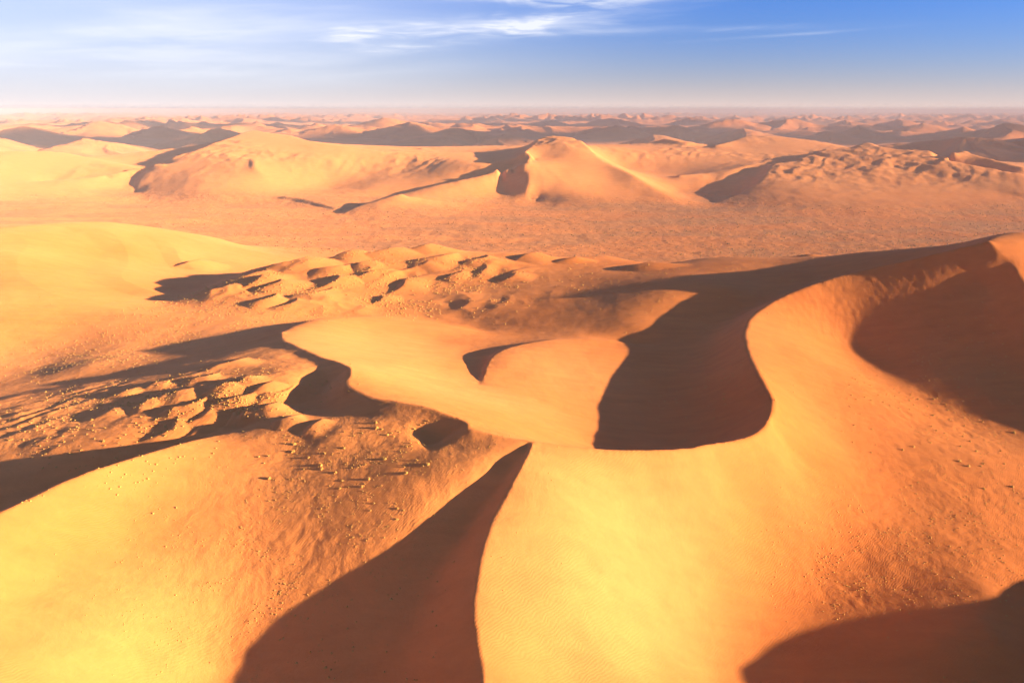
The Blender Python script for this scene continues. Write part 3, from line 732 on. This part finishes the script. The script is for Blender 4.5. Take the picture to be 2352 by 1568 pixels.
for k, nmn in enumerate(NAMES):
    q = quads[own == k]
    if not len(q): continue
    used, inv = np.unique(q, return_inverse=True); inv = inv.reshape(q.shape).astype(np.int32)
    me = bpy.data.meshes.new(nmn); me.vertices.add(len(used)); me.vertices.foreach_set('co', co[used].ravel())
    nf = len(q); me.loops.add(nf * 4); me.loops.foreach_set('vertex_index', inv.ravel())
    me.polygons.add(nf); me.polygons.foreach_set('loop_start', np.arange(0, nf * 4, 4, dtype=np.int32)); me.polygons.foreach_set('use_smooth', np.ones(nf, bool))
    for an, arr in (('painted_tone', painted_tone), ('gravel', gravel), ('rough', rough)):
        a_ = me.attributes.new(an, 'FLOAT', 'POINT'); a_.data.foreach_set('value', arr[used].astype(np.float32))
    me.update(calc_edges=True); me.materials.append(SAND)
    ob = bpy.data.objects.new(nmn, me); scene.collection.objects.link(ob); ob['kind'] = 'structure'; ob['label'] = LABELS[k]
print('terrain', nr, nc, nr * nc, round(time.time() - T0, 1))

# ------------------------------------------------------------------ clouds that shade the far dunes (they drift outside the frame, on the right)
def cloud_material():
    m_, n, l = new_mat('cloud'); b = n['Principled BSDF']; b.inputs['Base Color'].default_value = (0.85, 0.85, 0.86, 1); b.inputs['Roughness'].default_value = 1.0
    b.inputs['Specular IOR Level'].default_value = 0.0
    tr = n.new('ShaderNodeBsdfTransparent'); mx = n.new('ShaderNodeMixShader'); mx.inputs[0].default_value = 0.9
    out = n['Material Output']; l.new(tr.outputs[0], mx.inputs[1]); l.new(b.outputs[0], mx.inputs[2]); l.new(mx.outputs[0], out.inputs[0])
    return m_
CLOUD = cloud_material()
import bmesh
def cloud(gx, gy, sx, sy, seed, alt=4000.0, n=26):
    """A flat bank of cloud whose shadow falls round (gx, gy)."""
    k = alt / TAN_EL; cx, cy = gx + SUN_XY[0] * k, gy + SUN_XY[1] * k
    rnd = random.Random(seed); bm = bmesh.new()
    for i in range(n):
        a = rnd.uniform(0, 6.283); q = math.sqrt(rnd.random())
        px_, py_ = q * math.cos(a) * sx, q * math.sin(a) * sy; R = rnd.uniform(0.25, 0.5) * min(sx, sy) * (1.15 - 0.6 * q)
        g = bmesh.ops.create_icosphere(bm, subdivisions=3, radius=1.0)
        for v in g['verts']:
            c = v.co; w_ = 1 + 0.22 * math.sin(5 * c.x + seed + i) * math.cos(4 * c.y - i) + 0.12 * math.sin(11 * c.z + 9 * c.x)
            v.co = Vector((px_ + c.x * R * w_ * 1.3, py_ + c.y * R * w_, c.z * 70 * w_ * (1.2 if c.z > 0 else 0.4)))
    me_ = bpy.data.meshes.new('cloud'); bm.to_mesh(me_); bm.free(); me_.materials.append(CLOUD)
    for p_ in me_.polygons: p_.use_smooth = True
    o_ = bpy.data.objects.new('cloud', me_); o_.location = (cx, cy, alt); scene.collection.objects.link(o_); o_['kind'] = 'structure'
for gx, gy, sx, sy, sd in ((-4300, 6900, 1300, 1500, 1), (-2700, 6400, 900, 900, 2), (-1250, 7600, 1250, 2300, 3), (250, 8200, 900, 1500, 4), (1700, 8900, 1500, 1500, 5), (3300, 7600, 1300, 700, 6),
                           (2900, 4900, 700, 800, 7), (-5500, 11500, 2500, 1500, 8), (900, 13500, 3500, 1300, 9), (5200, 10500, 1300, 900, 10), (-2500, 17000, 4000, 1200, 11)):
    cloud(gx, gy, sx, sy, sd)

# ------------------------------------------------------------------ haze
def box_mesh(name, lo, hi):
    v = [(x, y, z) for x in (lo[0], hi[0]) for y in (lo[1], hi[1]) for z in (lo[2], hi[2])]
    f = [(0, 1, 3, 2), (4, 6, 7, 5), (0, 4, 5, 1), (2, 3, 7, 6), (0, 2, 6, 4), (1, 5, 7, 3)]
    me_ = bpy.data.meshes.new(name); me_.from_pydata(v, [], f); me_.update(); return me_
hz = bpy.data.objects.new('haze', box_mesh('haze', (-90000, -90000, -40), (90000, 90000, 330))); scene.collection.objects.link(hz)
hz['kind'] = 'stuff'; hz['label'] = 'pale dusty haze over the far dunes'; hz['category'] = 'haze'
hm = bpy.data.materials.new('haze'); hm.use_nodes = True; hn = hm.node_tree.nodes; hn.clear()
pv = hn.new('ShaderNodeVolumePrincipled'); pv.inputs['Color'].default_value = (0.36, 0.34, 0.43, 1); pv.inputs['Density'].default_value = 5.4e-5
pv.inputs['Anisotropy'].default_value = -0.26
ho = hn.new('ShaderNodeOutputMaterial'); hm.node_tree.links.new(pv.outputs[0], ho.inputs['Volume']); hz.data.materials.append(hm)

# ------------------------------------------------------------------ dry grass and scrub
def tuft_material(name, c1, c2):
    m_, n, l = new_mat(name); b = n['Principled BSDF']; b.inputs['Roughness'].default_value = 0.9; b.inputs['Specular IOR Level'].default_value = 0.1
    geo = n.new('ShaderNodeNewGeometry'); t = n.new('ShaderNodeTexNoise'); t.inputs['Scale'].default_value = 0.9; t.inputs['Detail'].default_value = 3.0
    l.new(geo.outputs['Position'], t.inputs['Vector'])
    mx = n.new('ShaderNodeMix'); mx.data_type = 'RGBA'; l.new(t.outputs[0], mx.inputs[0]); mx.inputs[6].default_value = c1; mx.inputs[7].default_value = c2
    l.new(mx.outputs[2], b.inputs['Base Color']); return m_
STRAW = tuft_material('straw', (0.34, 0.175, 0.045, 1), (0.46, 0.235, 0.06, 1))
SCRUB = tuft_material('scrub', (0.09, 0.06, 0.028, 1), (0.20, 0.12, 0.045, 1))

def tuft_mesh(seed, lumps=5, blades=26):
    """A hummock of blown sand bound by stems, with dry blades standing out of it (unit radius)."""
    rnd = random.Random(seed); v, f = [], []
    for k in range(lumps):
        a = rnd.uniform(0, 6.283); d = 0.0 if k == 0 else rnd.uniform(0.35, 0.75); cx, cy = d * math.cos(a), d * math.sin(a)
        R = rnd.uniform(0.55, 0.75) if k == 0 else rnd.uniform(0.25, 0.45); hgt = R * rnd.uniform(0.75, 1.15)
        o = len(v); seg = 7
        for ring, (rr, zz) in enumerate(((1.0, -0.25), (0.92, 0.35), (0.55, 0.85))):
            for s_ in range(seg):
                q = 6.283 * (s_ + 0.5 * ring) / seg; j = rnd.uniform(0.8, 1.2)
                v.append((cx + R * rr * j * math.cos(q), cy + R * rr * j * math.sin(q), hgt * zz * rnd.uniform(0.85, 1.15)))
        v.append((cx, cy, hgt * rnd.uniform(0.95, 1.1))); top = len(v) - 1
        for ring in range(2):
            for s_ in range(seg):
                a0, a1 = o + ring * seg + s_, o + ring * seg + (s_ + 1) % seg
                f.append((a0, a1, a1 + seg, a0 + seg))
        for s_ in range(seg): f.append((o + 2 * seg + s_, o + 2 * seg + (s_ + 1) % seg, top))
    for k in range(blades):
        a = rnd.uniform(0, 6.283); d = rnd.uniform(0, 0.6); x0, y0 = d * math.cos(a), d * math.sin(a); z0 = 0.35
        L = rnd.uniform(0.4, 0.8); t_ = rnd.uniform(0.1, 0.8); w_ = rnd.uniform(0.03, 0.06)
        x1, y1, z1 = x0 + L * t_ * math.cos(a), y0 + L * t_ * math.sin(a), z0 + L * math.sqrt(1 - 0.5 * t_ * t_)
        o = len(v); v += [(x0 - w_ * math.sin(a), y0 + w_ * math.cos(a), z0), (x0 + w_ * math.sin(a), y0 - w_ * math.cos(a), z0), (x1, y1, z1)]; f.append((o, o + 1, o + 2))
    me_ = bpy.data.meshes.new('grass_tuft'); me_.from_pydata(v, [], f); me_.materials.append(STRAW); me_.update(); return me_
TUFTS = [tuft_mesh(100 + k, 3 + k % 4) for k in range(8)]
rng = np.random.default_rng(7); trand = random.Random(5)
SPOTS = []
def tuft(x, y, size, label, group):
    SPOTS.append((x, y, size, label, group))
def place_tufts():
    x = np.array([s[0] for s in SPOTS]); y = np.array([s[1] for s in SPOTS]); z = height(x, y)
    for (px_, py_, size, label, group), pz in zip(SPOTS, z):
        o_ = bpy.data.objects.new('grass_tuft', trand.choice(TUFTS)); s_ = size * 0.5
        o_.location = (px_, py_, pz - 0.06 * size); o_.rotation_euler = (0, 0, trand.uniform(0, 6.283))
        o_.scale = (s_ * trand.uniform(0.85, 1.25), s_ * trand.uniform(0.85, 1.25), s_ * trand.uniform(0.8, 1.15))
        scene.collection.objects.link(o_); o_['label'] = label; o_['category'] = 'grass tuft'; o_['group'] = group
def big(s): return 'large' if s >= 1.9 else ('middling' if s >= 1.4 else 'small')
# tufts on the lit slope above the near shadow
SL = [(400,55,1),(840,130,1),(710,225,1),(1245,250,1),(480,345,1),(400,390,2.2),(385,490,2),(265,375,.9),(1105,440,2.1),(830,510,1.6),(605,580,1.5),(1680,590,2.2),(790,735,1.9),
 (620,730,1.1),(540,740,1.1),(985,790,1.7),(1410,655,1),(1330,690,1.1),(1215,710,1.2),(1300,715,.8),(1455,875,1.9),(1080,905,1.6),(1045,1005,1.2),(1360,975,1.6),(1170,990,1),
 (2290,670,2),(2220,690,1.1),(1565,160,2.4),(1645,160,1.5),(1850,185,1),(1780,220,1.1),(1720,250,1.5),(1890,210,1),(1810,270,1.1),(2100,160,1.5),(2190,125,1),(2250,85,1.1),
 (2300,60,1),(270,250,.9),(350,265,.9),(250,285,.9),(70,145,.9),(225,180,.9),(850,275,.8),(1110,215,.9),(1360,215,1),(30,560,1.5),(40,870,2.2),(1960,700,1),(2140,610,1.2),(1530,1210,1),
 (1480,1310,1),(1860,1280,1.3),(1950,1330,1.1),(1850,1440,1.3),(780,1300,1),(690,1100,.7),(900,980,.8),(130,1160,.9),(40,1180,.9),(2050,360,1.2),(1990,410,1.3),(2060,410,1),(1900,470,1),(1980,490,1),(2150,365,1.1),(2240,385,1.3),(2270,400,1.2)]
for X_, Y_, s_ in SL:
    u_, v_ = 611.5 + .162 * X_, 959.6 + .162 * Y_; p = hit(u_, v_)
    where = 'in the row below the middle dune crest' if v_ < 1012 and u_ > 800 else 'near the edge of the near shadow' if v_ > 1128 or u_ > 940 else 'close to the left dune crest' if u_ < 700 else 'out on the open lit slope'
    tuft(p[0], p[1], 1.3 * s_, big(s_) + ' straw-coloured tuft ' + where, 'tufts on the lit left slope')
for X_, Y_, s_, lb in ((775,690,3.2,'largest straw tuft on the lit left slope, with a short dark shadow'), (1985,790,2.4,'round straw tuft with a long pointed shadow near the shadow edge'),
                       (1555,70,3.0,'broad straw tuft at the foot of the middle dune with dark shadow')):
    p = hit(611.5 + .162 * X_, 959.6 + .162 * Y_); tuft(p[0], p[1], s_, lb, 'tufts on the lit left slope')
# tufts on the scrubby flat at the left
for X_, Y_, s_ in [(1190,840,2.4),(1205,690,2.4),(1620,570,2.4),(1560,640,2.3),(1440,770,1.8),(1380,800,1.7),(740,855,2),(1000,765,1.7),(1360,860,1.5),(1700,545,1.5),(1910,815,2),(2010,750,1.5),
 (1740,665,1.4),(1480,680,1.7),(1600,430,1.6),(1480,395,1.9),(1545,315,1.6),(1700,360,2),(1240,300,1.7),(1060,600,2.1),(910,645,1.7),(530,990,1.7),(180,590,1.8),(860,385,1.7),(720,295,1.8),
 (1820,140,1.6),(2065,70,2),(1910,30,1.9),(2210,710,1.2),(1100,735,1.2),(1090,820,1.5),(1210,890,1.3),(1400,885,1.1),(940,945,1.3),(650,690,1.6),(430,730,1.7),(230,740,1.8),(500,625,1.7),(850,555,1.6),
 (640,585,1.6),(430,690,1.8),(240,680,1.7),(120,590,1.8),(80,510,1.9),(950,460,1.8),(1030,310,1.8),(1280,160,1.9),(790,145,2),(660,170,2),(530,270,2)]:
    u_, v_ = .2 * X_, 846.7 + .2 * Y_; p = hit(u_, v_)
    where = 'beside the shadow of the left dune crest' if v_ > 995 else 'at the left picture edge on the scrubby flat' if u_ < 110 else 'among small ripples on the scrubby flat' if u_ > 270 else 'in the streaky middle of the scrubby flat'
    tuft(p[0], p[1], s_, big(s_) + ' pale tuft ' + where, 'tufts on the scrubby flat')
# tufts in the hollow on the right
for X_, Y_, s_ in [(555,440,1.6),(640,480,1.3),(755,515,1.4),(890,530,1.5),(1190,600,2),(1400,650,1.6),(1820,680,1.6),(2220,820,2.4),(1590,735,1.3),(1340,830,1.3),(1570,865,1.3),(940,1005,1.7),
 (800,1050,1.6),(1160,950,1.3),(1540,995,1.5),(1660,925,1.4),(1740,1060,2),(1530,1180,1.9),(1640,1250,2.1),(1830,1220,1.6),(1800,1250,1.4),(2050,1055,1.3),(2200,1510,1.9),(1840,1530,1.9),
 (920,1485,1.2),(1000,1455,1.1),(400,1075,1.2),(410,775,1.2),(180,720,1.2),(170,935,1.2),(2100,1225,1.3),(1170,740,1.4),(1230,795,1.6),(1120,490,1),(320,370,1.2),(400,410,1.4),(490,345,1.3),
 (600,335,1.2),(700,350,1.3),(760,310,1.5),(690,270,1.3),(900,330,1.3),(1000,395,1.6),(940,375,1.5),(890,410,1.4),(770,440,1.4),(950,465,1.3),(1200,390,1.4),(1240,385,1.3),(1180,440,1.2),(1260,450,1.2),
 (1380,530,1.3),(1350,460,1.2),(480,95,1.1),(160,130,1.1),(250,95,1),(380,140,1.1),(200,150,1.2),(320,190,1.1),(390,220,1.2),(120,215,1.1),(230,180,1),(150,340,1.1),(100,390,1),(210,400,1.1),(400,460,1.1),(130,490,1.1),(190,575,1.1),(265,575,1.1)]:
    u_, v_ = 1928.6 + .18 * X_, 846.7 + .18 * Y_; p = hit(u_, v_)
    where = 'by the right picture edge' if u_ > 2270 else 'in the dense patch along the dark shadow edge' if v_ < 940 else 'in the open part of the right-hand hollow' if v_ > 1000 else 'just below the dark shadow in the right-hand hollow'
    tuft(p[0], p[1], 1.55 * s_, big(s_) + ' dry tuft with a long shadow ' + where, 'tufts in the right-hand hollow')
def scatter(zone, n, seed, lam, thr):
    """Clumped random spots inside soft ellipses."""
    r_ = np.random.default_rng(seed); N = 6 * n; Zn = np.array(zone)[r_.integers(len(zone), size=N)]
    a, b = r_.normal(0, 0.62, (2, N)); c, s_ = np.cos(Zn[:, 4]), np.sin(Zn[:, 4])
    x_ = Zn[:, 0] + a * Zn[:, 2] * c - b * Zn[:, 3] * s_; y_ = Zn[:, 1] + a * Zn[:, 2] * s_ + b * Zn[:, 3] * c
    k = np.where(perlin(x_ / lam, y_ / lam, seed) + r_.uniform(-0.25, 0.25, N) > thr)[0][:n]
    return list(zip(x_[k], y_[k]))
for x_, y_ in scatter(ZONE_BACK, 85, 201, 60, 0.05):
    s_ = rng.uniform(1.6, 2.6); where = 'far left end of the rippled dune' if x_ < -420 else 'left part of the rippled dune' if x_ < -230 else 'middle of the rippled dune' if x_ < -60 else 'rippled dune above the dark bowl'
    tuft(x_, y_, s_, 'tiny pale tuft on the ' + where + (', on its near side' if y_ < 950 else ', towards its crest'), 'tufts on the rippled dune')
place_tufts()

# the scrub beyond counting: thousands of small clumps, one mesh
def scrub_mass(name, label, spots, mat):
    x_ = np.array([s[0] for s in spots]); y_ = np.array([s[1] for s in spots]); sz = np.array([s[2] for s in spots]); z_ = height(x_, y_)
    n = len(x_); seg = 5; r_ = np.random.default_rng(len(name))
    ang = r_.uniform(0, 6.283, (n, 1)) + np.arange(seg)[None] * 6.283 / seg
    V = []
    for rr, zz in ((0.55, -0.2), (0.5, 0.22)):
        j = r_.uniform(0.65, 1.3, (n, seg)) * rr * sz[:, None]
        V.append(np.stack([x_[:, None] + j * np.cos(ang), y_[:, None] + j * np.sin(ang), z_[:, None] + zz * sz[:, None] * r_.uniform(0.6, 1.3, (n, seg))], -1))
    top = np.stack([x_ + r_.normal(0, 0.08, n) * sz, y_ + r_.normal(0, 0.08, n) * sz, z_ + sz * r_.uniform(0.35, 0.6, n)], -1)[:, None]
    V = np.concatenate(V + [top], 1); per = 2 * seg + 1; o = (np.arange(n) * per)[:, None]
    F4 = np.concatenate([np.stack([o[:, 0] + s, o[:, 0] + (s + 1) % seg, o[:, 0] + seg + (s + 1) % seg, o[:, 0] + seg + s], -1) for s in range(seg)])
    F3 = np.concatenate([np.stack([o[:, 0] + seg + s, o[:, 0] + seg + (s + 1) % seg, o[:, 0] + 2 * seg], -1) for s in range(seg)])
    me_ = bpy.data.meshes.new(name); me_.vertices.add(n * per); me_.vertices.foreach_set('co', V.reshape(-1).astype(np.float32))
    li = np.concatenate([F4.ravel(), F3.ravel()]).astype(np.int32); ls = np.concatenate([np.arange(len(F4)) * 4, len(F4) * 4 + np.arange(len(F3)) * 3]).astype(np.int32)
    me_.loops.add(len(li)); me_.loops.foreach_set('vertex_index', li); me_.polygons.add(len(ls)); me_.polygons.foreach_set('loop_start', ls); me_.update(calc_edges=True)
    me_.materials.append(mat); o_ = bpy.data.objects.new(name, me_); scene.collection.objects.link(o_); o_['kind'] = 'stuff'; o_['label'] = label; o_['category'] = 'scrub'
sp = []
for x_, y_ in scatter(ZONE_LEFT, 1200, 301, 26, -0.05): sp.append((x_, y_, rng.uniform(0.35, 1.2)))
for x_, y_ in scatter(ZONE_BACK, 1900, 302, 70, 0.0): sp.append((x_, y_, rng.uniform(0.7, 1.9)))
for x_, y_ in scatter(ZONE_LSLOPE, 1500, 303, 14, 0.05): sp.append((x_, y_, rng.uniform(0.2, 0.6)))
for x_, y_ in scatter(ZONE_RIGHT, 1500, 304, 18, 0.05): sp.append((x_, y_, rng.uniform(0.25, 0.8)))
ZONE_VALLEY = blob_uv((300,780,90,50,-0.3), (450,720,90,50,-0.3), (650,735,80,50,0), (200,830,90,50,-0.3), (560,700,70,50,0))
for x_, y_ in scatter(ZONE_VALLEY, 2200, 305, 30, -0.1): sp.append((x_, y_, rng.uniform(0.35, 1.2)))
ZONE_SHADE = blob_uv((1600,700,70,60,0), (1650,900,50,60,0), (1750,650,80,60,0), (300,1080,40,40,0), (850,1450,30,30,0), (2150,820,50,50,0), (1450,640,120,60,0), (1600,620,120,60,0))
for x_, y_ in scatter(ZONE_SHADE, 900, 306, 30, 0.0): sp.append((x_, y_, rng.uniform(0.3, 1.1)))
scrub_mass('dry_scrub', 'scattered straw-coloured scrub over the near dunes and flats', sp, STRAW)
r_ = np.random.default_rng(9); n_ = 26000
rr_ = np.exp(r_.uniform(math.log(1250), math.log(3600), n_)); tt_ = r_.uniform(-0.62, 0.66, n_); x_ = rr_ * np.sin(tt_); y_ = rr_ * np.cos(tt_)
dens = 0.55 * perlin(x_ / 210, y_ / 120, 401) + 0.5 * perlin(x_ / 60, y_ / 40, 402) + 0.25 * np.arctan2(x_, y_) / 0.6
keep = (plate_z(x_, y_) < 16) & (dens + r_.uniform(-0.25, 0.25, n_) > 0.12)
sp = [(a, b, s_) for a, b, s_ in zip(x_[keep], y_[keep], 0.8 + 3.0 * r_.random(keep.sum()) ** 2.2)]
scrub_mass('plain_scrub', 'dark scrub speckled over the plain between the dunes', sp, SCRUB)
print('tufts', len(SPOTS), 'plain scrub', len(sp), round(time.time() - T0, 1))
